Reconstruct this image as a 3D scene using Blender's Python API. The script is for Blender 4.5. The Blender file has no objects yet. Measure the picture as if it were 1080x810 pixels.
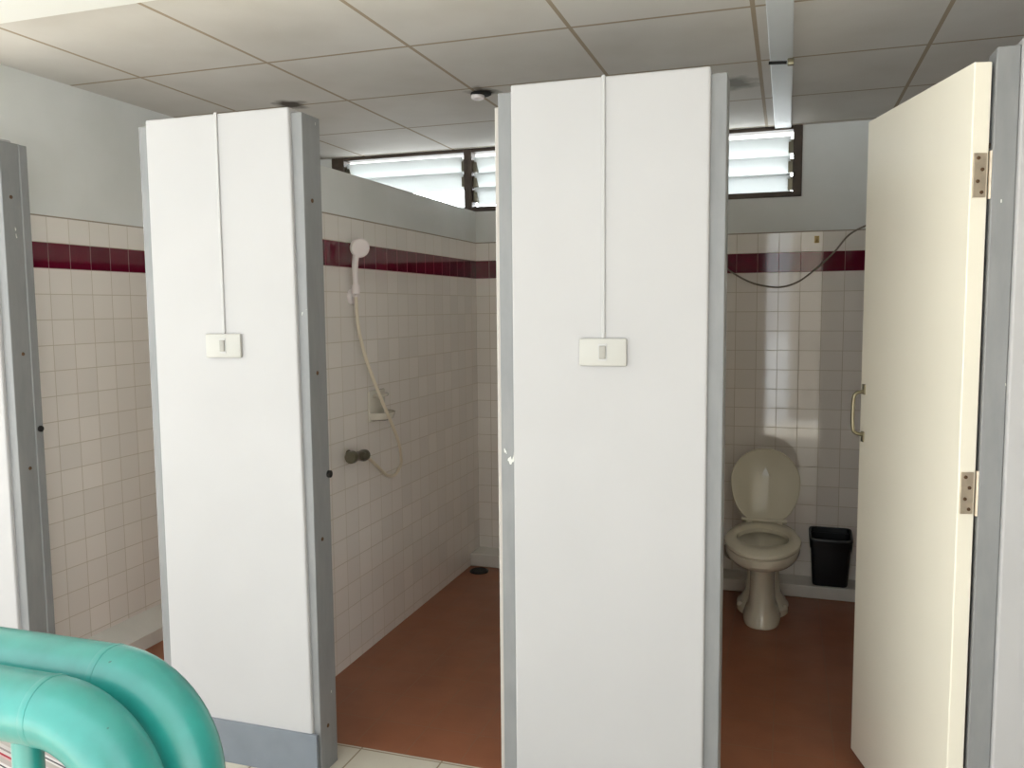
import bpy, bmesh, math, random
from mathutils import Vector, Matrix
random.seed(4)
S = bpy.context.scene
COL = S.collection
PI = math.pi

# ------------------------------------------------------------------ camera / view
F, YAW, PITCH, ROLL = 883.17, math.radians(18.1994), math.radians(5.174), math.radians(-0.5196)
CAM = Vector((0, -2.2727, 1.52))
fwd = Vector((-math.sin(YAW) * math.cos(PITCH), math.cos(YAW) * math.cos(PITCH), -math.sin(PITCH)))
rt = Vector((math.cos(YAW), math.sin(YAW), 0)); up = rt.cross(fwd)
r2 = math.cos(ROLL) * rt + math.sin(ROLL) * up
u2 = -math.sin(ROLL) * rt + math.cos(ROLL) * up
cd = bpy.data.cameras.new('camera'); cam = bpy.data.objects.new('camera', cd); COL.objects.link(cam)
cd.sensor_fit = 'HORIZONTAL'; cd.sensor_width = 36; cd.lens = F / 1080 * 36; cd.clip_start = .02
M = Matrix.Identity(4)
for i in range(3):
    M[i][0], M[i][1], M[i][2], M[i][3] = r2[i], u2[i], -fwd[i], CAM[i]
cam.matrix_world = M
S.camera = cam
vs = S.view_settings
vs.view_transform = 'Standard'; vs.look = 'None'; vs.gamma = 1; vs.use_curve_mapping = False; vs.exposure = -0.03
S.cycles.use_denoising = True

# ------------------------------------------------------------------ materials
def lin(r, g, b):
    def c(v):
        v /= 255.0
        return v / 12.92 if v <= .04045 else ((v + .055) / 1.055) ** 2.4
    return (c(r), c(g), c(b), 1)

class NT:
    def __init__(s, name):
        s.m = bpy.data.materials.new(name); s.m.use_nodes = True
        s.t = s.m.node_tree; s.n = s.t.nodes; s.b = s.n['Principled BSDF']
        s.co = None
    def link(s, a, b): s.t.links.new(a, b)
    def coord(s):
        if not s.co:
            g = s.n.new('ShaderNodeNewGeometry'); s.co = g.outputs['Position']
            s.sep = s.n.new('ShaderNodeSeparateXYZ'); s.link(s.co, s.sep.inputs[0])
        return s.sep.outputs
    def math(s, op, a, b=None, c=None):
        n = s.n.new('ShaderNodeMath'); n.operation = op
        for i, v in enumerate((a, b, c)):
            if v is None: continue
            if isinstance(v, (int, float)): n.inputs[i].default_value = v
            else: s.link(v, n.inputs[i])
        return n.outputs[0]
    def mix(s, f, a, b):
        n = s.n.new('ShaderNodeMix'); n.data_type = 'RGBA'
        for i, v in ((0, f), (6, a), (7, b)):
            if isinstance(v, (int, float, tuple)): n.inputs[i].default_value = v
            else: s.link(v, n.inputs[i])
        return n.outputs[2]
    def noise(s, scale, detail=3, rough=.5, stretch=None):
        n = s.n.new('ShaderNodeTexNoise'); n.inputs['Scale'].default_value = scale
        n.inputs['Detail'].default_value = detail; n.inputs['Roughness'].default_value = rough
        s.coord(); v = s.co
        if stretch:
            mp = s.n.new('ShaderNodeMapping'); mp.inputs['Scale'].default_value = stretch
            s.link(v, mp.inputs[0]); v = mp.outputs[0]
        s.link(v, n.inputs['Vector']); return n.outputs['Fac']
    def line(s, v, pitch, off, half):
        # 1 on a line that repeats with the pitch, 0 elsewhere
        a = s.math('SUBTRACT', v, off - pitch / 2); a = s.math('FLOORED_MODULO', a, pitch)
        a = s.math('SUBTRACT', a, pitch / 2); a = s.math('ABSOLUTE', a)
        return s.math('LESS_THAN', a, half)
    def smooth(s, v, lo, hi):
        n = s.n.new('ShaderNodeMapRange'); n.inputs[1].default_value = lo; n.inputs[2].default_value = hi
        s.link(v, n.inputs[0]); return n.outputs[0]
    def setp(s, **k):
        for a, v in k.items():
            i = s.b.inputs[a.replace('_', ' ')]
            if isinstance(v, (int, float, tuple)): i.default_value = v
            else: s.link(v, i)
        return s
    def bump(s, h, strength=.2, dist=.002):
        n = s.n.new('ShaderNodeBump'); n.inputs['Strength'].default_value = strength; n.inputs['Distance'].default_value = dist
        s.link(h, n.inputs['Height']); s.link(n.outputs[0], s.b.inputs['Normal'])

def simple(name, rgb, rough=.5, metal=0, var=0.0, vscale=8, coat=0):
    t = NT(name); c = lin(*rgb)
    if var:
        d = tuple(x * (1 - var) for x in c[:3]) + (1,)
        t.setp(Base_Color=t.mix(t.smooth(t.noise(vscale), .35, .7), c, d))
    else: t.setp(Base_Color=c)
    t.setp(Roughness=rough, Metallic=metal)
    if coat: t.setp(Coat_Weight=coat, Coat_Roughness=.06)
    return t.m

MAT = {}
MAT['panel'] = simple('white_paint', (183, 181, 181), .55, var=.04, vscale=3)
MAT['plaster'] = simple('plaster', (212, 212, 206), .7, var=.06, vscale=2)
def grey_paint():
    t = NT('grey_paint'); n = t.noise(26, 4, .6, (1, 1, .25))
    c = t.mix(t.smooth(n, .3, .75), lin(138, 138, 138), lin(126, 127, 128))
    c = t.mix(t.math('GREATER_THAN', t.noise(40, 2, .5, (1, 1, .4)), .765), c, lin(212, 212, 205))
    t.setp(Base_Color=c, Roughness=.42); return t.m
MAT['grey'] = grey_paint()
MAT['base_grey'] = simple('baseboard_paint', (120, 126, 134), .45, var=.1, vscale=12)
MAT['door'] = simple('cream_laminate', (246, 239, 222), .3, var=.05, vscale=2)
MAT['door_white'] = simple('white_laminate', (190, 183, 176), .4)
MAT['porcelain'] = simple('porcelain', (222, 216, 198), .1, coat=.3)
MAT['seat'] = simple('seat_plastic', (226, 219, 198), .16)
MAT['black_plastic'] = simple('black_plastic', (18, 20, 25), .35)
MAT['bag'] = simple('black_bag', (14, 15, 18), .3)
MAT['dark_metal'] = simple('dark_chrome', (120, 115, 100), .3, .9)
MAT['steel'] = simple('hinge_steel', (205, 190, 170), .35, .7, var=.2, vscale=40)
MAT['rust'] = simple('rusty_screw', (84, 58, 34), .7)
MAT['brass'] = simple('handle_metal', (140, 132, 108), .3, .8)
MAT['white_plastic'] = simple('white_plastic', (236, 226, 224), .3)
MAT['switch'] = simple('switch_plastic', (184, 182, 176), .35)
MAT['rocker'] = simple('rocker_plastic', (160, 157, 149), .35)
MAT['conduit'] = simple('conduit_plastic', (184, 183, 182), .5)
MAT['hose'] = simple('shower_hose', (226, 214, 192), .35)
MAT['ceramic'] = simple('soap_ceramic', (222, 216, 202), .15)
MAT['cable'] = simple('cable_sheath', (128, 118, 104), .5)
MAT['frame_wood'] = simple('dark_wood', (76, 62, 50), .5, var=.3, vscale=20)
MAT['dark'] = simple('dark_void', (20, 18, 16), .8)
MAT['strip'] = simple('white_strip', (222, 226, 228), .35)
MAT['soffit'] = simple('soffit_paint', (238, 238, 234), .6)
MAT['outside'] = simple('outside_wall', (120, 112, 100), .8, var=.15)
MAT['ground'] = simple('ground', (172, 175, 176), .9, var=.2, vscale=.5)
MAT['yellow'] = simple('yellowed_plastic', (206, 176, 110), .4)
MAT['kerb'] = None

def tile_mat(name, axis, off, base=(244, 237, 229)):
    """White square tiles with one maroon course, plaster above them."""
    t = NT(name); o = t.coord(); h = o[axis]; z = o['Z']
    PZ, PH = .1035, .1085
    gl = t.math('MAXIMUM', t.line(z, PZ, 1.6965, .0016), t.line(h, PH, off, .0016))
    cell = t.n.new('ShaderNodeTexWhiteNoise'); cell.noise_dimensions = '2D'
    cv = t.n.new('ShaderNodeCombineXYZ')
    t.link(t.math('FLOOR', t.math('DIVIDE', t.math('SUBTRACT', h, off), PH)), cv.inputs[0])
    t.link(t.math('FLOOR', t.math('DIVIDE', t.math('SUBTRACT', z, 1.6965), PZ)), cv.inputs[1])
    t.link(cv.outputs[0], cell.inputs['Vector'])
    c1 = lin(*base); c2 = tuple(v * .93 for v in c1[:3]) + (1,)
    white = t.mix(cell.outputs['Value'], c1, c2)
    white = t.mix(gl, white, lin(202, 191, 174))
    mar = t.mix(cell.outputs['Value'], lin(106, 14, 42), lin(92, 10, 36))
    mar = t.mix(gl, mar, lin(150, 98, 100))
    inband = t.math('MULTIPLY', t.math('GREATER_THAN', z, 1.6965), t.math('LESS_THAN', z, 1.7995))
    tc = t.mix(inband, white, mar)
    above = t.math('GREATER_THAN', z, 1.9035)
    pl = t.mix(t.smooth(t.noise(2.5), .35, .7), lin(228, 229, 226), lin(218, 219, 214))
    edge = t.math('LESS_THAN', t.math('ABSOLUTE', t.math('SUBTRACT', z, 1.9045)), .003)
    c = t.mix(above, tc, pl); c = t.mix(edge, c, lin(160, 148, 132))
    gro = t.math('MULTIPLY', gl, .55)
    rough = t.math('MULTIPLY_ADD', above, .6, t.math('ADD', gro, .06))
    t.setp(Base_Color=c, Roughness=rough, Specular_IOR_Level=t.math('MULTIPLY_ADD', above, -.4, .85))
    w = t.math('MULTIPLY', t.math('SUBTRACT', 1, above), t.math('SUBTRACT', t.math('MULTIPLY', t.noise(9, 1), .5), gl))
    t.bump(w, .35, .002)
    return t.m
MAT['tile_x'] = tile_mat('wall_tile_back', 'X', -.157)
MAT['tile_y'] = tile_mat('wall_tile_side', 'Y', .92)
MAT['kerb'] = simple('kerb_tile', (222, 218, 210), .2, var=.08)

def stall_floor():
    t = NT('terracotta_tile'); o = t.coord()
    gl = t.math('MAXIMUM', t.line(o['X'], .2, -.02, .002), t.line(o['Y'], .2, .215, .002))
    c = t.mix(t.noise(6, 4), lin(164, 104, 72), lin(130, 76, 50))
    c = t.mix(gl, c, lin(140, 98, 72)); t.setp(Base_Color=c, Roughness=t.math('MULTIPLY_ADD', t.noise(5), .25, .25)); t.bump(t.math('MULTIPLY', gl, -1), .3)
    return t.m
MAT['terracotta'] = stall_floor()
def corridor_floor():
    t = NT('beige_floor_tile'); o = t.coord()
    gl = t.math('MAXIMUM', t.line(o['X'], .3, -1.378, .003), t.line(o['Y'], .3, .205, .003))
    c = t.mix(t.noise(7, 4), lin(212, 205, 190), lin(198, 190, 174))
    c = t.mix(gl, c, lin(150, 134, 110)); t.setp(Base_Color=c, Roughness=.35); return t.m
MAT['beige'] = corridor_floor()
def ceiling_mat():
    t = NT('ceiling_board'); o = t.coord()
    gl = t.math('MAXIMUM', t.line(o['X'], .588, -1.298, .0075), t.math('MULTIPLY', t.line(o['Y'], .613, 1.1505, .0075), t.math('GREATER_THAN', o['Y'], .2)))
    c = t.mix(t.smooth(t.noise(3, 4), .35, .75), lin(218, 214, 208), lin(206, 201, 193))
    c = t.mix(gl, c, lin(168, 152, 130))
    def stain(c, x, y, r, col):
        d = t.math('SQRT', t.math('ADD', t.math('POWER', t.math('SUBTRACT', o['X'], x), 2), t.math('POWER', t.math('SUBTRACT', o['Y'], y), 2)))
        d = t.math('ADD', d, t.math('MULTIPLY', t.math('SUBTRACT', t.noise(14, 3), .5), r * 1.2))
        m = t.n.new('ShaderNodeMapRange'); m.inputs[1].default_value = r; m.inputs[2].default_value = r * .4
        t.link(d, m.inputs[0]); return t.mix(m.outputs[0], c, col)
    c = stain(c, -1.265, 1.215, .085, lin(58, 48, 38))  # dark uneven patch around the lamp holder
    c = stain(c, -2.16, 1.13, .09, lin(70, 60, 50))
    c = stain(c, -.24, 1.45, .13, lin(140, 138, 128))
    t.setp(Base_Color=c, Roughness=.7); return t.m
MAT['ceiling'] = ceiling_mat()
def teal():
    t = NT('teal_paint'); n = t.noise(16, 4)
    c = t.mix(t.smooth(n, .35, .7), lin(38, 138, 128), lin(28, 120, 112))
    c = t.mix(t.math('GREATER_THAN', t.noise(70, 2), .765), c, lin(28, 100, 92))
    t.setp(Base_Color=c, Roughness=t.math('MULTIPLY_ADD', n, .2, .3), Coat_Weight=.7, Coat_Roughness=.22); t.bump(t.noise(25, 2), .12, .004); return t.m
MAT['teal'] = teal()
def glass():
    t = NT('frosted_louvre_glass')
    t.setp(Base_Color=lin(226, 230, 230), Roughness=.35)
    tr = t.n.new('ShaderNodeBsdfTranslucent'); tr.inputs[0].default_value = lin(226, 228, 228)
    mx = t.n.new('ShaderNodeMixShader'); mx.inputs[0].default_value = .5
    t.link(t.b.outputs[0], mx.inputs[1]); t.link(tr.outputs[0], mx.inputs[2])
    t.link(mx.outputs[0], t.n['Material Output'].inputs[0]); return t.m
MAT['glass'] = glass()
def striped():
    t = NT('striped_weave'); tc = t.n.new('ShaderNodeTexCoord'); sp = t.n.new('ShaderNodeSeparateXYZ'); t.link(tc.outputs['Object'], sp.inputs[0])
    f = t.math('FRACT', t.math('DIVIDE', sp.outputs['Y'], .105))
    r = t.n.new('ShaderNodeValToRGB'); r.color_ramp.interpolation = 'CONSTANT'; e = r.color_ramp.elements
    stops = [(0, (186, 178, 172)), (.18, (228, 224, 220)), (.25, (70, 64, 74)), (.3, (226, 222, 220)), (.38, (188, 176, 172)),
             (.55, (214, 180, 178)), (.62, (178, 40, 62)), (.69, (216, 206, 202)), (.8, (150, 140, 138)), (.87, (206, 200, 196))]
    e[0].position = 0; e[0].color = lin(*stops[0][1]); e[1].position = stops[1][0]; e[1].color = lin(*stops[1][1])
    for p, c in stops[2:]:
        k = e.new(p); k.color = lin(*c)
    t.link(f, r.inputs[0]); t.setp(Base_Color=r.outputs[0], Roughness=.85); return t.m
MAT['mat'] = striped()

# ------------------------------------------------------------------ mesh helpers
def link(name, bm, mat, parent=None, smooth=False, loc=None, rz=0):
    bmesh.ops.recalc_face_normals(bm, faces=bm.faces)
    me = bpy.data.meshes.new(name); bm.to_mesh(me); bm.free()
    for p in me.polygons: p.use_smooth = smooth
    if smooth:
        try: me.set_sharp_from_angle(angle=math.radians(40))
        except Exception: pass
    me.materials.append(MAT[mat])
    o = bpy.data.objects.new(name, me); COL.objects.link(o)
    if parent is not None: o.parent = parent
    if loc is not None: o.location = loc
    o.rotation_euler.z = rz
    return o
def box(bm, x0, x1, y0, y1, z0, z1, bev=0, seg=2):
    vs_ = [bm.verts.new((x, y, z)) for z in (z0, z1) for y in (y0, y1) for x in (x0, x1)]
    fs = [bm.faces.new([vs_[i] for i in q]) for q in ((0, 2, 3, 1), (4, 5, 7, 6), (0, 1, 5, 4), (2, 6, 7, 3), (0, 4, 6, 2), (1, 3, 7, 5))]
    if bev:
        es = list({e for f in fs for e in f.edges})
        bmesh.ops.bevel(bm, geom=es, offset=bev, segments=seg, affect='EDGES', profile=.5)
    return bm
def B(*a, **k): return box(bmesh.new(), *a, **k)
def loft(bm, rings, cap0=True, cap1=True):
    R = [[bm.verts.new(p) for p in r] for r in rings]; n = len(R[0])
    for a, b in zip(R, R[1:]):
        for i in range(n): bm.faces.new((a[i], a[(i + 1) % n], b[(i + 1) % n], b[i]))
    if cap0: bm.faces.new(R[0][::-1])
    if cap1: bm.faces.new(R[-1])
    return bm
def tube(bm, pts, r, n=12):
    pts = [Vector(p) for p in pts]; rad = r if isinstance(r, (list, tuple)) else [r] * len(pts)
    rings = []; prev = None
    for i, p in enumerate(pts):
        t = (pts[min(i + 1, len(pts) - 1)] - pts[max(i - 1, 0)]).normalized()
        if prev is None:
            a = Vector((0, 0, 1)) if abs(t.z) < .9 else Vector((1, 0, 0))
            nx = t.cross(a).normalized()
        else: nx = (prev - t * prev.dot(t)).normalized()
        prev = nx; ny = t.cross(nx)
        rings.append([p + (nx * math.cos(2 * PI * k / n) + ny * math.sin(2 * PI * k / n)) * rad[i] for k in range(n)])
    return loft(bm, rings)
def lathe(bm, prof, center, axis=(0, 0, 1), n=24):
    ax = Vector(axis).normalized(); a = Vector((0, 0, 1)) if abs(ax.z) < .9 else Vector((1, 0, 0))
    nx = ax.cross(a).normalized(); ny = ax.cross(nx); c = Vector(center)
    return loft(bm, [[c + ax * h + (nx * math.cos(2 * PI * k / n) + ny * math.sin(2 * PI * k / n)) * r for k in range(n)] for r, h in prof])
def smooth_path(P, per=8):
    P = [Vector(p) for p in P]; Q = [P[0] * 2 - P[1]] + P + [P[-1] * 2 - P[-2]]; out = []
    for i in range(1, len(Q) - 2):
        for k in range(per):
            t = k / per; a, b, c, d = Q[i - 1:i + 3]
            out.append(.5 * ((2 * b) + (c - a) * t + (2 * a - 5 * b + 4 * c - d) * t * t + (3 * b - a - 3 * c + d) * t ** 3))
    return out + [P[-1]]
def struct(o): o['kind'] = 'structure'; return o
def empty(name, loc=(0, 0, 0), rz=0):
    o = bpy.data.objects.new(name, None); o.empty_display_size = .1; COL.objects.link(o); o.location = loc; o.rotation_euler.z = rz; return o
def tag(o, label, cat, group=None):
    o['label'] = label; o['category'] = cat
    if group: o['group'] = group
    return o

# ------------------------------------------------------------------ setting
BY = 2.414; CZ = 2.4508; TOP = 2.1376; PZT = 2.0875
XL = -2.829; XR = .56
def add_struct(name, bm, mat): return struct(link(name, bm, mat))
fl = bmesh.new(); box(fl, -8, 3, -4.2, .215, -.06, 0)
add_struct('floor', fl, 'beige')
add_struct('floor_stalls', B(-4.2, 2.2, .215, BY + .1, -.06, -.001), 'terracotta')
add_struct('ground', B(-30, 30, -40, 40, -.2, -.07), 'ground')
add_struct('ceiling', B(-5, 3, -.17, BY + .12, CZ, CZ + .04), 'ceiling')
add_struct('ceiling_soffit', B(-8, 3, -2.0, -.17, CZ - .02, CZ + .08), 'soffit')
# back wall with the window band cut out
WX0, WX1, WZ0 = -2.70, .057, 2.088
bw = bmesh.new()
box(bw, -4.2, WX0, BY, BY + .1, 0, CZ); box(bw, WX1, 2.2, BY, BY + .1, 0, CZ); box(bw, WX0, WX1, BY, BY + .1, 0, WZ0)
add_struct('wall_back', bw, 'tile_x')
add_struct('wall_left', B(XL - .1, XL, .1, BY, 0, CZ), 'tile_y')
add_struct('wall_partition_left', B(-1.86, -1.758, .1, BY, 0, PZT), 'tile_y')
add_struct('wall_partition_right', B(-.525, -.425, .1, BY, 0, PZT), 'tile_y')
add_struct('wall_partition_far_right', B(XR, XR + .1, .1, BY, 0, PZT), 'tile_y')
add_struct('light_blocker_right', B(2.1, 2.2, .1, BY, 0, CZ), 'outside')  # unseen end wall added in dark paint to dim the far right ceiling
add_struct('sky_blocker_corridor', B(1.35, 1.5, -2.0, .1, 0, CZ), 'outside')  # unseen wall added to block sky and darken the ceiling on the right
add_struct('wall_opposite', B(.02, 1.7, -5.2, -5.0, -.06, 3.6), 'outside')
add_struct('sun_blocker_back', B(-5, 3, BY + .1, BY + 1.0, CZ + .06, CZ + .12), 'soffit')  # unseen overhang added to keep direct sun out of the back windows
# white piers between the doors
PIERS = [('wall_front_left', -4.2, -2.672), ('wall_front_middle_left', -1.992, -1.441), ('wall_front_middle', -.745, -.2), ('wall_front_right', .507, 1.35)]
for n, a, b in PIERS:
    pm = B(a, b, 0, .1, 0, TOP, bev=.006)
    if n == 'wall_front_middle_left':                     # its right edge is not quite plumb
        for v in pm.verts:
            if v.co.x > -1.6: v.co.x -= .016 * v.co.z / TOP
    add_struct(n, pm, 'panel')
for i, (n, a, b) in enumerate(PIERS):
    add_struct('baseboard_front_' + ['left', 'middle_left', 'middle', 'right'][i], B(a - .004, b + .02 if i == 1 else b + .004, -.008, .004, 0, .147, bev=.002), 'base_grey')
# tiled kerbs at the foot of the walls
add_struct('trim_1', B(-1.758, -.525, 2.254, BY, 0, .076, bev=.006), 'kerb')
add_struct('trim_2', B(-.425, XR, 2.24, BY, 0, .066, bev=.006), 'kerb')
kb = bmesh.new()
loft(kb, [[(XL, y, 0), (-2.725, y, 0), (-2.725, y, .062), (XL, y, .125)] for y in (.1, BY)])
add_struct('trim_3', kb, 'kerb')
add_struct('trim_4', B(-.082, 0.0, -.17, BY, CZ - .012, CZ, bev=.003), 'strip')

# ------------------------------------------------------------------ windows
def window(name, x0, x1, wl, wr, slats):
    w = struct(empty(name, ((x0 + x1) / 2, BY, WZ0))); cx = (x0 + x1) / 2
    y0, y1 = -.012, .07
    fr = bmesh.new(); h = CZ - WZ0
    box(fr, x0 - cx, x0 + wl - cx, y0, y1, 0, h, bev=.003); box(fr, x1 - wr - cx, x1 - cx, y0, y1, 0, h, bev=.003)
    box(fr, x0 + wl - cx, x1 - wr - cx, y0, y1, 0, .028, bev=.003); box(fr, x0 + wl - cx, x1 - wr - cx, y0, y1, h - .02, h, bev=.003)
    link('window_frame', fr, 'frame_wood', w)
    a, b = x0 + wl - cx + .012, x1 - wr - cx - .012
    for zc, tilt in slats:
        s = bmesh.new(); L = .112
        dy, dz = math.sin(tilt) * L / 2, math.cos(tilt) * L / 2; ny, nz = math.cos(tilt) * .003, -math.sin(tilt) * .003
        sec = [(.03 + dy + ny, zc + dz + nz), (.03 + dy - ny, zc + dz - nz), (.03 - dy - ny, zc - dz - nz), (.03 - dy + ny, zc - dz + nz)]
        loft(s, [[(x, y, z) for y, z in sec] for x in (a, b)])
        link('louvre_slat', s, 'glass', w)
        for x in (a, b):
            link('slat_clip', B(x - .012, x + .012, .012, .05, zc - .035, zc + .035, bev=.002), 'dark_metal', w)
    return w
TL = math.radians(-33)
window('window_1', WX0, -1.80, .085, .024, [(.275, TL), (.185, TL)])
window('window_2', -1.80, -.90, .024, .022, [(.265, TL), (.175, TL), (.092, TL)])
window('window_3', -.90, WX1, .022, .045, [(.262, TL), (.162, TL), (.072, TL)])

# ------------------------------------------------------------------ doors and frames
FT = 2.122
def jamb(parent, x0, x1, xin, depth, side):
    """Grey painted door post: front face x0..x1 and a reveal face that runs back."""
    bm = bmesh.new(); box(bm, x0, x1, .014, depth, 0, FT, bev=.003)
    o = link('door_post', bm, 'grey', parent)
    return o
def screws(parent, x, pts, sx):
    for y, z in pts:
        bm = bmesh.new(); lathe(bm, [(.001, .0035), (.006, .002), (.007, 0)], (x, y, z), (sx, 0, 0), 10); link('screw', bm, 'rust', parent, True)
d1 = struct(empty('door_1'))
jamb(d1, -2.69, -2.634, 0, .10, 1)
link('door_stop', B(-2.68, -2.628, .09, .122, 0, FT - .003, bev=.002), 'grey', d1)
jamb(d1, -2.032, -1.985, 0, .11, -1)
screws(d1, -2.634, [(.05, 1.93), (.06, 1.37), (.06, .95)], 1)
bm = bmesh.new(); lathe(bm, [(.002, .008), (.012, .006), (.012, 0)], (-2.628, .108, 1.09), (1, 0, 0), 10); link('latch_hole', bm, 'dark', d1, True)
d2 = struct(empty('door_2'))
jamb(d2, -1.47, -1.419, 0, .118, 1)
jamb(d2, -.787, -.745, 0, .036, -1)
screws(d2, -1.419, [(.06, 1.86), (.06, 1.32), (.06, .78), (.06, .15)], 1)
bm = bmesh.new(); lathe(bm, [(.002, .012), (.012, .01), (.012, 0)], (-1.419, .108, .985), (1, 0, 0), 10); link('latch_hole', bm, 'dark', d2, True)
link('door_leaf', B(-.806, -.768, .04, .66, .03, 2.09, bev=.003), 'door_white', d2)
d3 = struct(empty('door_3'))
jamb(d3, -.21, -.159, 0, .11, 1)
jamb(d3, .456, .507, 0, .1, -1)
# leaf: local x runs from the hinge edge to the free edge, local -y is the face that looks left
TH = math.radians(73.8); W = .648; T = .042
dirv = Vector((-math.cos(TH), math.sin(TH), 0)); nrm = Vector((-math.sin(TH), -math.cos(TH), 0))   # nrm: towards the left
hp = Vector((.451, .030, 0))                                    # right corner of the hinge edge
def place(o):
    m = Matrix.Identity(4)
    for i in range(3): m[i][0], m[i][1], m[i][2], m[i][3] = dirv[i], nrm[i], (0, 0, 1)[i], hp[i]
    o.matrix_world = m; return o
lm = bmesh.new(); box(lm, 0, W, 0, T, .035, 2.093, bev=.003)
leaf = place(link('door_leaf', lm, 'door', d3))
for z0 in (1.775, 1.0):
    h = bmesh.new(); box(h, -.004, .0005, .006, .037, z0, z0 + .105, bev=.001)
    hi = link('hinge', h, 'steel', leaf)
    k = bmesh.new(); tube(k, [(-.006, -.004, z0 - .004), (-.006, -.004, z0 + .109)], .0062, 10); link('hinge_pin', k, 'steel', leaf, True)
    for i, zz in enumerate((.012, .038, .066, .093)):
        s = bmesh.new(); lathe(s, [(.001, .003), (.0042, .002), (.0046, 0)], (-.004, .016 + .01 * (i % 2), z0 + zz), (-1, 0, 0), 10); link('screw', s, 'rust', leaf, True)
hb = bmesh.new()
tube(hb, smooth_path([(W - .03, T, 1.245), (W - .03, T + .026, 1.238), (W - .03, T + .034, 1.215), (W - .03, T + .034, 1.135), (W - .03, T + .026, 1.112), (W - .03, T, 1.105)], 6), .006, 10)
box(hb, W - .04, W - .02, T - .001, T + .004, 1.235, 1.268, bev=.001); box(hb, W - .04, W - .02, T - .001, T + .004, 1.082, 1.115, bev=.001)
link('handle', hb, 'brass', leaf, True)
screws(d3, .456, [(.05, 1.9)], -1)

# ------------------------------------------------------------------ light switches and their conduits
def switch(x, z, label, clab, ztop):
    t = tag(empty('light_switch', (x, 0, z)), label, 'light switch', 'light switches on the white piers')
    link('switch_plate', B(-.066, .066, -.012, .0, -.038, .038, bev=.004), 'switch', t, True)
    link('switch_recess', B(-.012, .012, -.0135, -.011, -.024, .024, bev=.0005), 'conduit', t)
    link('rocker', B(-.009, .009, -.018, -.012, -.018, .018, bev=.002), 'rocker', t, True)
    c = tag(link('cable_conduit', B(-.005, .005, -.006, 0, z + .038, TOP + .002, bev=.002), 'conduit', loc=(x, 0, 0)), clab, 'conduit', 'thin conduits down the white piers')
switch(-1.718, 1.4085, 'white wall switch on the white pier between the shower stall and the leftmost stall', 'thin vertical white conduit above the light switch on the left pier', 0)
switch(-.481, 1.397, 'white wall switch on the wide middle pier left of the toilet stall', 'thin vertical white conduit above the light switch on the middle pier', 0)

# ------------------------------------------------------------------ toilet
def egg(cx, yf, yb, hw, z, n=40, mid=.47, pf=2.0, pb=2.4):
    ym = yf + (yb - yf) * mid; out = []
    for k in range(n):
        a = 2 * PI * k / n; s, c = math.sin(a), math.cos(a); p = pf if c > 0 else pb
        x = math.copysign(abs(s) ** (2 / p), s) * hw
        y = ym - (math.copysign(abs(c) ** (2 / p), c)) * ((ym - yf) if c > 0 else (yb - ym))
        out.append((cx + x, y, z))
    return out
TX = -.092
toilet = tag(empty('toilet', (TX, 1.9, 0)), 'cream porcelain pedestal toilet with raised lid in the right stall', 'toilet')
def E(yf, yb, hw, z, **k): return [(x, y - 1.9, zz) for x, y, zz in egg(0, yf, yb, hw, z, **k)]
b = bmesh.new()
rings = [E(1.722, 2.16, .088, 0, pf=2.6), E(1.722, 2.16, .09, .02, pf=2.6), E(1.738, 2.14, .078, .045, pf=2.6), E(1.75, 2.12, .062, .09, pf=2.6), E(1.755, 2.12, .058, .2, pf=2.6),
         E(1.752, 2.14, .062, .29, pf=2.4), E(1.735, 2.15, .078, .306, pf=2.2), E(1.63, 2.2, .135, .318), E(1.54, 2.22, .16, .334), E(1.505, 2.23, .17, .36), E(1.50, 2.23, .172, .392), E(1.505, 2.225, .168, .398),
         E(1.56, 2.03, .125, .398), E(1.57, 2.02, .118, .387), E(1.60, 2.0, .108, .36), E(1.68, 1.99, .075, .338), E(1.775, 1.97, .048, .31), E(1.79, 1.95, .042, .2)]
loft(b, rings); link('bowl', b, 'porcelain', toilet, True)
tr = bmesh.new()
loft(tr, [E(1.87, 2.2, .125, 0), E(1.87, 2.2, .125, .03), E(1.90, 2.2, .105, .05), E(1.92, 2.2, .085, .09), E(1.95, 2.2, .075, .2)])
link('trapway', tr, 'porcelain', toilet, True)
for sx in (-1, 1):
    c = bmesh.new(); lathe(c, [(.014, 0), (.014, .012), (.009, .02), (.002, .023)], (sx * .108, .06, .028), n=14); link('bolt_cap', c, 'porcelain', toilet, True)
# seat ring
st = bmesh.new()
def seat_out(z, g=0): return [(x, y - 1.9, zz) for x, y, zz in egg(0, 1.485 - g, 2.135 + g, .176 + g, z, mid=.5, pb=1.75)]
def seat_in(z, g=0): return [(x, y - 1.9, zz) for x, y, zz in egg(0, 1.655 + g, 1.985 - g, .118 - g, z, mid=.5, pb=2.0)]
rg = [seat_in(.4, 0), seat_out(.4, -.006), seat_out(.408, 0), seat_out(.418, -.002), seat_out(.424, -.012), seat_in(.424, -.012), seat_in(.418, -.002)]
R = [[st.verts.new(p) for p in r] for r in rg]
for i in range(len(R)):
    a_, b_ = R[i], R[(i + 1) % len(R)]
    for k in range(40): st.faces.new((a_[k], a_[(k + 1) % 40], b_[(k + 1) % 40], b_[k]))
seat = link('seat', st, 'seat', toilet, True)
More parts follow.
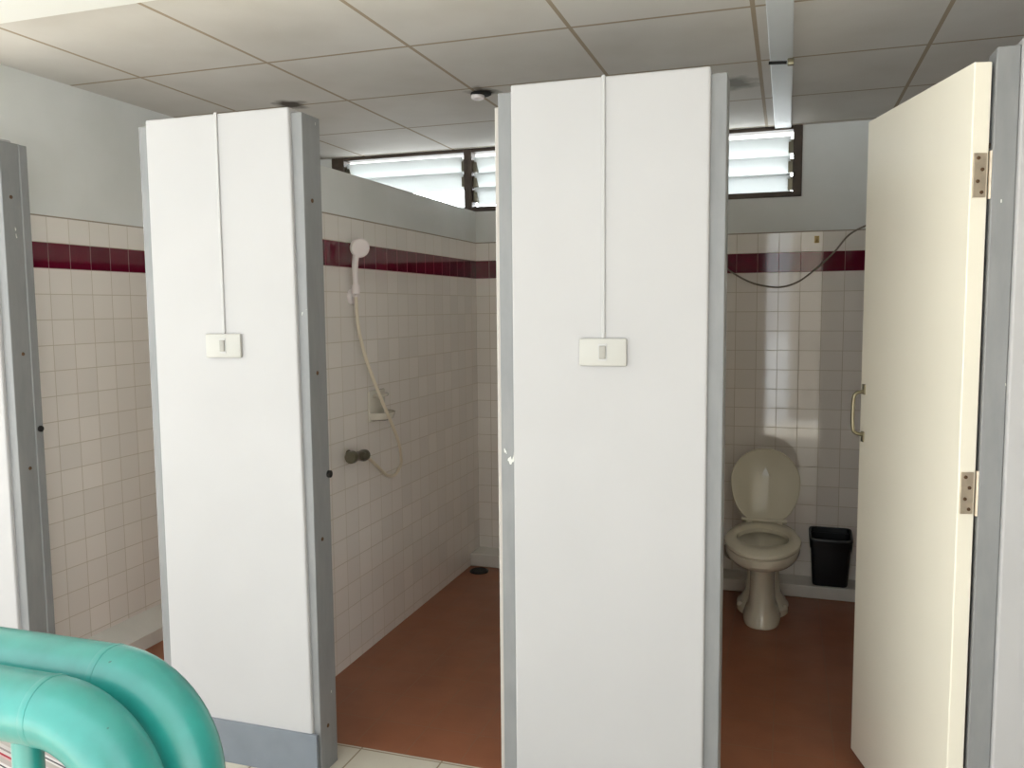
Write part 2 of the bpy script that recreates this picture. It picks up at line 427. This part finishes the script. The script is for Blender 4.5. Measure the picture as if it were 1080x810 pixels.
# raised lid leaning back
lb = bmesh.new(); LT = math.radians(9)
def lidring(off, g):
    out = []
    for k in range(40):
        a = 2 * PI * k / 40; s, c = math.sin(a), math.cos(a)
        hh = .385
        x = s * (.172 - g); v = hh * .56 + (c * (hh * .44 - g) if c > 0 else c * (hh * .56 - g))
        if c < 0: x = math.copysign(abs(s) ** .82, s) * (.172 - g)
        if v < .10: x = math.copysign(max(abs(x), .0), x)
        out.append((x, .225 + math.sin(LT) * v + off * math.cos(LT), .41 + math.cos(LT) * v - off * math.sin(LT)))
    return out
loft(lb, [lidring(0, .012), lidring(-.006, .004), lidring(-.002, 0), lidring(.012, 0), lidring(.018, .01)])
lid = link('lid', lb, 'seat', toilet, True)
sk = bmesh.new()
loft(sk, [[(-.02, .225 + math.sin(LT) * .245 - .0065 - e, .41 + .242), (.02, .225 + math.sin(LT) * .245 - .0065 - e, .41 + .242), (.0, .225 + math.sin(LT) * .28 - .0062 - e, .41 + .285)] for e in (0, .001)])
link('lid_mark', sk, 'porcelain', lid)  # small triangular mark, slightly darker than the lid
hg = bmesh.new(); tube(hg, [(-.11, .212, .428), (.11, .212, .428)], .011, 12); link('lid_hinge', hg, 'seat', toilet, True)
for sx in (-1, 1): link('hinge_block', B(sx * .075 - .016, sx * .075 + .016, .185, .222, .398, .43, bev=.006), 'seat', toilet, True)
hs = bmesh.new(); tube(hs, smooth_path([(-.30 - TX, .505, .20), (-.29 - TX, .43, .17), (-.235 - TX, .35, .17), (-.19 - TX, .26, .24), (-.165 - TX, .2, .30)], 8), .009, 10)
link('supply_hose', hs, 'cable', toilet, True)['label'] = 'dark supply hose'

# ------------------------------------------------------------------ bin on the kerb
bx, by = .2365, 2.325
bin_ = tag(empty('waste_bin', (bx, by, .066)), 'small black waste bin with bag liner on the tiled kerb right of the toilet', 'bin')
def rr(w, d, z, r=.022, n=5, tz=0):
    out = []
    for cx, cy, a0 in ((w - r, d - r, 0), (-w + r, d - r, 90), (-w + r, -d + r, 180), (w - r, -d + r, 270)):
        for k in range(n):
            a = math.radians(a0 + 90 * k / (n - 1)); out.append((cx + r * math.cos(a), cy + r * math.sin(a), z))
    return out
def dip(q): return [(x, y, z - (.03 * max(0, (.08 - y) / .16) if z > .15 else 0)) for x, y, z in q]
bb = bmesh.new(); loft(bb, [dip(q) for q in (rr(.084, .062, 0), rr(.087, .065, .01), rr(.1, .075, .25), rr(.096, .071, .25), rr(.08, .058, .012))])
link('bin_body', bb, 'black_plastic', bin_, True)
rim = bmesh.new(); ring = [dip(q) for q in (rr(.105, .079, .262), rr(.107, .081, .27), rr(.105, .079, .278), rr(.096, .07, .278), rr(.095, .07, .262))]
R = [[rim.verts.new(p) for p in r] for r in ring]
for i in range(5):
    a_, b_ = R[i], R[(i + 1) % 5]
    for k in range(20): rim.faces.new((a_[k], a_[(k + 1) % 20], b_[(k + 1) % 20], b_[k]))
link('bin_rim', rim, 'black_plastic', bin_, True)
bg = bmesh.new()
rs = [dip(q) for q in (rr(.1005, .077, .20), rr(.1035, .0785, .235), rr(.105, .08, .262))]
for q in range(20):
    rs[0][q] = (rs[0][q][0], rs[0][q][1], .19 + .016 * math.sin(q * 1.9))
loft(bg, rs, False, False); link('bag_liner', bg, 'bag', bin_, True)

# ------------------------------------------------------------------ shower fittings on the tiled partition
WX = -1.758
hd = tag(empty('shower_holder', (WX, .90, 1.574)), 'round white shower holder on the tiled partition wall', 'shower holder')
c = bmesh.new(); lathe(c, [(.032, 0), (.034, .006), (.028, .016), (.016, .02), (.015, .034), (.01, .038)], (0, 0, 0), (1, 0, 0), 24); link('wall_disc', c, 'white_plastic', hd, True)
c = bmesh.new(); R = []
for rad, hz in ((.0125, -.018), (.017, -.018), (.018, 0), (.017, .018), (.0125, .018)):
    R.append([c.verts.new((.046 + rad * math.cos(2 * PI * k / 20), -.039 + rad * math.sin(2 * PI * k / 20), .03 + hz)) for k in range(20)])
for i in range(5):
    a_, b_ = R[i], R[(i + 1) % 5]
    for k in range(20): c.faces.new((a_[k], a_[(k + 1) % 20], b_[(k + 1) % 20], b_[k]))
tube(c, [(.012, -.004, .018), (.03, -.022, .026)], .008, 10)
link('cradle', c, 'white_plastic', hd, True)
sh = tag(empty('hand_shower', (WX, .861, 1.62)), 'white hand shower hanging upright in front of the maroon tile course', 'shower')
c = bmesh.new(); tube(c, smooth_path([(.046, 0, -.03), (.048, -.004, 0), (.052, -.012, .08), (.058, -.008, .135)], 6), [.0105] * 6 + [.012] * 6 + [.0135] * 6 + [.015], 14); link('handle', c, 'white_plastic', sh, True)
c = bmesh.new(); lathe(c, [(.012, -.026), (.03, -.016), (.04, -.002), (.041, .008), (.036, .013), (.002, .014)], (.07, -.004, .155), (.62, -.62, -.2), 26); link('shower_head', c, 'white_plastic', sh, True)
tap = tag(empty('tap', (WX, .842, .905)), 'dark chrome tap on the tiled wall below the soap dish', 'tap')
c = bmesh.new(); lathe(c, [(.024, 0), (.024, .004), (.014, .008), (.013, .04), (.019, .043), (.019, .075), (.013, .08)], (0, 0, 0), (1, 0, 0), 20); link('tap_body', c, 'dark_metal', tap, True)
c = bmesh.new(); tube(c, [(.055, -.082, .006), (.055, -.06, .006), (.055, -.04, .004), (.055, 0, 0), (.055, .03, -.003), (.055, .05, -.004)], [.025, .027, .018, .02, .026, .024], 16); link('valve_handle', c, 'dark_metal', tap, True)
c = bmesh.new(); tube(c, [(.055, .05, -.004), (.056, .07, -.008)], [.012, .0105], 14); link('hose_outlet', c, 'dark_metal', tap, True)
hose_pts = [(.054, .915, .896), (.04, .96, .872), (.018, 1.10, .798), (.0085, 1.17, .76), (.0085, 1.22, .743), (.0085, 1.27, .742), (.0085, 1.305, .76), (.02, 1.31, .80), (.085, 1.155, .915), (.10, 1.035, 1.045), (.085, .955, 1.18), (.06, .908, 1.315), (.048, .872, 1.447), (.046, .861, 1.572)]
c = bmesh.new(); tube(c, smooth_path([(x, y - .861, z - 1.62) for x, y, z in hose_pts], 8), .0075, 10)
link('shower_hose', c, 'hose', sh, True)['label'] = 'cream flexible hose'
sd = tag(empty('soap_dish', (WX, 1.10, 1.05)), 'white ceramic soap dish on the tiled wall behind the shower hose', 'soap dish')
link('back_plate', B(0, .012, -.075, .075, -.03, .11, bev=.005), 'ceramic', sd, True)
c = bmesh.new()
def half(r, z, k=1.0): return [(.01 + max(0, math.sin(a)) * r * 1.05, math.cos(a) * r * k, z) for a in [PI * i / 16 for i in range(17)]]
loft(c, [half(.05, -.025), half(.066, -.018), half(.074, .0), half(.076, .012), half(.067, .012), half(.058, -.004), half(.04, -.01)])
link('tray', c, 'ceramic', sd, True)
c = bmesh.new(); tube(c, smooth_path([(.008, -.04, .085), (.04, -.036, .088), (.05, 0, .088), (.04, .036, .088), (.008, .04, .085)], 6), .008, 10); link('grip_bar', c, 'ceramic', sd, True)
dr = tag(empty('floor_drain', (-1.672, 2.17, 0)), 'black floor drain in the far corner of the shower stall', 'drain')
c = bmesh.new(); lathe(c, [(.055, 0), (.055, .006), (.046, .01), (.044, .007), (.002, .007)], (0, 0, 0), n=24); link('drain_ring', c, 'black_plastic', dr, True)
for i in range(-2, 3):
    L = math.sqrt(.043 ** 2 - (i * .015) ** 2); link('grate_bar', B(-L, L, i * .015 - .003, i * .015 + .003, .007, .011), 'black_plastic', dr)

# ------------------------------------------------------------------ loose bits on wall and ceiling
c = bmesh.new()
pts = [(-.40, 1.80), (-.34, 1.745), (-.274, 1.692), (-.175, 1.640), (-.054, 1.618), (.041, 1.641), (.134, 1.708), (.224, 1.795), (.291, 1.878), (.375, 1.925), (.47, 1.95), (.55, 1.955)]
tube(c, smooth_path([(x, BY - .008, z) for x, z in pts], 6), .0045, 8)
tag(link('wall_cable', c, 'cable', None, True), 'thin grey cable sagging across the maroon course above the toilet', 'cable')
hk = tag(empty('wall_hook', (.137, BY, 1.862)), 'small yellowed plastic hook on the top tile row above the toilet', 'hook')
link('hook_plate', B(-.012, .012, -.006, 0, -.018, .018, bev=.002), 'yellow', hk, True)
c = bmesh.new(); tube(c, smooth_path([(0, -.005, -.004), (0, -.02, -.012), (0, -.026, 0)], 5), .004, 8); link('hook_arm', c, 'yellow', hk, True)
ro = tag(empty('lamp_holder', (-1.283, 1.236, CZ)), 'small white lamp holder in a dark patch of ceiling above the shower stall', 'lamp holder')
c = bmesh.new(); lathe(c, [(.045, 0), (.045, -.006), (.038, -.01), (.03, -.011)], (0, 0, 0), n=24); link('rose', c, 'dark', ro, True)
c = bmesh.new(); lathe(c, [(.028, -.008), (.03, -.016), (.027, -.024), (.018, -.028), (.002, -.028)], (-.014, -.004, 0), n=20); link('socket', c, 'white_plastic', ro, True)
cl = tag(empty('ceiling_clip', (-.011, 1.12, CZ - .012)), 'small metal clip with dark rod on the pale ceiling strip', 'clip')
link('clip_body', B(-.008, .016, -.014, .014, -.024, 0, bev=.003), 'brass', cl, True)
c = bmesh.new(); tube(c, [(-.075, 0, -.008), (-.01, 0, -.012)], .006, 8); link('rod', c, 'dark', cl, True)

# ------------------------------------------------------------------ teal pipe railing in front
rail = tag(empty('pipe_railing', (-1.2, -1.612, 0)), 'glossy teal painted steel pipe railing in the near left corner', 'railing')
PR = .0348
def elbow(x, y, z, R, x_left, zbot):
    pts = [(x_left, y, z)] + [(x_left + (x - x_left) * i / 10, y, z) for i in range(1, 11)]
    for i in range(1, 15):
        a = PI / 2 * i / 14; pts.append((x + R * math.sin(a), y, z - R * (1 - math.cos(a))))
    pts += [(x + R, y, z - R - (z - R - zbot) * i / 6) for i in range(1, 7)]
    return [(px + 1.2, py + 1.612, pz) for px, py, pz in pts]
for (x, y, z) in ((-.695, -1.652, 1.1225), (-.693, -1.573, 1.1235)):
    c = bmesh.new(); tube(c, elbow(x, y, z, .10, -2.6, .0), PR, 28); p = link('handrail_pipe', c, 'teal', rail, True)
    w = bmesh.new(); tube(w, [(x + 1.2 - .004, y + 1.612, z), (x + 1.2, y + 1.612, z), (x + 1.2 + .004, y + 1.612, z)], [PR + .0002, PR + .0008, PR + .0002], 28); link('weld_seam', w, 'teal', p, True)
c = bmesh.new(); tube(c, [(-.727 + 1.2, -1.652 + 1.612, 0), (-.727 + 1.2, -1.652 + 1.612, 1.09)], .0148, 18); link('post', c, 'teal', rail, True)
c = bmesh.new(); tube(c, [(-1.9 + 1.2, -1.652 + 1.612, 0), (-1.9 + 1.2, -1.652 + 1.612, 1.09)], .0148, 18); link('post', c, 'teal', rail, True)
c = bmesh.new(); tube(c, [(-.60 + 1.2, -1.625 + 1.612, .99), (-.60 + 1.2, -1.6 + 1.612, .99)], .012, 12); link('spacer', c, 'teal', rail, True)

# ------------------------------------------------------------------ mat
m_ = bmesh.new(); box(m_, -.4, .4, -.28, .28, 0, .008, bev=.003)
tag(link('floor_mat', m_, 'mat', None, loc=(-2.44, -.41, 0), rz=math.radians(-14)), 'striped grey, white and red woven mat on the floor behind the railing', 'mat')

SKY_FRONT, SKY_BACK, SUN = 2.6, 16.0, 17.0
# ------------------------------------------------------------------ daylight
w = bpy.data.worlds.new('sky'); S.world = w; w.use_nodes = True
nt = w.node_tree; bgn = nt.nodes['Background']
tc = nt.nodes.new('ShaderNodeTexCoord'); sp = nt.nodes.new('ShaderNodeSeparateXYZ'); nt.links.new(tc.outputs['Generated'], sp.inputs[0])
mr = nt.nodes.new('ShaderNodeMapRange'); mr.inputs[1].default_value = .1; mr.inputs[2].default_value = .8
mr.inputs[3].default_value = SKY_FRONT; mr.inputs[4].default_value = SKY_BACK       # the sky is brighter on the sun's side
nt.links.new(sp.outputs['Y'], mr.inputs[0]); nt.links.new(mr.outputs[0], bgn.inputs[1])
bgn.inputs[0].default_value = (.93, .98, 1.0, 1)
sl = bpy.data.lights.new('sun', 'SUN'); so = bpy.data.objects.new('sun', sl); COL.objects.link(so)
sl.energy = SUN; sl.angle = math.radians(1); sl.color = (1, .985, .96)
so.rotation_euler = Vector((-.25, .45, 1.0)).to_track_quat('Z', 'Y').to_euler()
def portal(x, y, z, sx, sz, rot):
    l = bpy.data.lights.new('sky_portal', 'AREA'); l.shape = 'RECTANGLE'; l.size = sx; l.size_y = sz; l.cycles.is_portal = True
    o = bpy.data.objects.new('sky_portal', l); COL.objects.link(o); o.location = (x, y, z); o.rotation_euler = rot
portal(-1.32, BY + .12, 2.27, 2.8, .38, (-PI / 2, 0, 0))
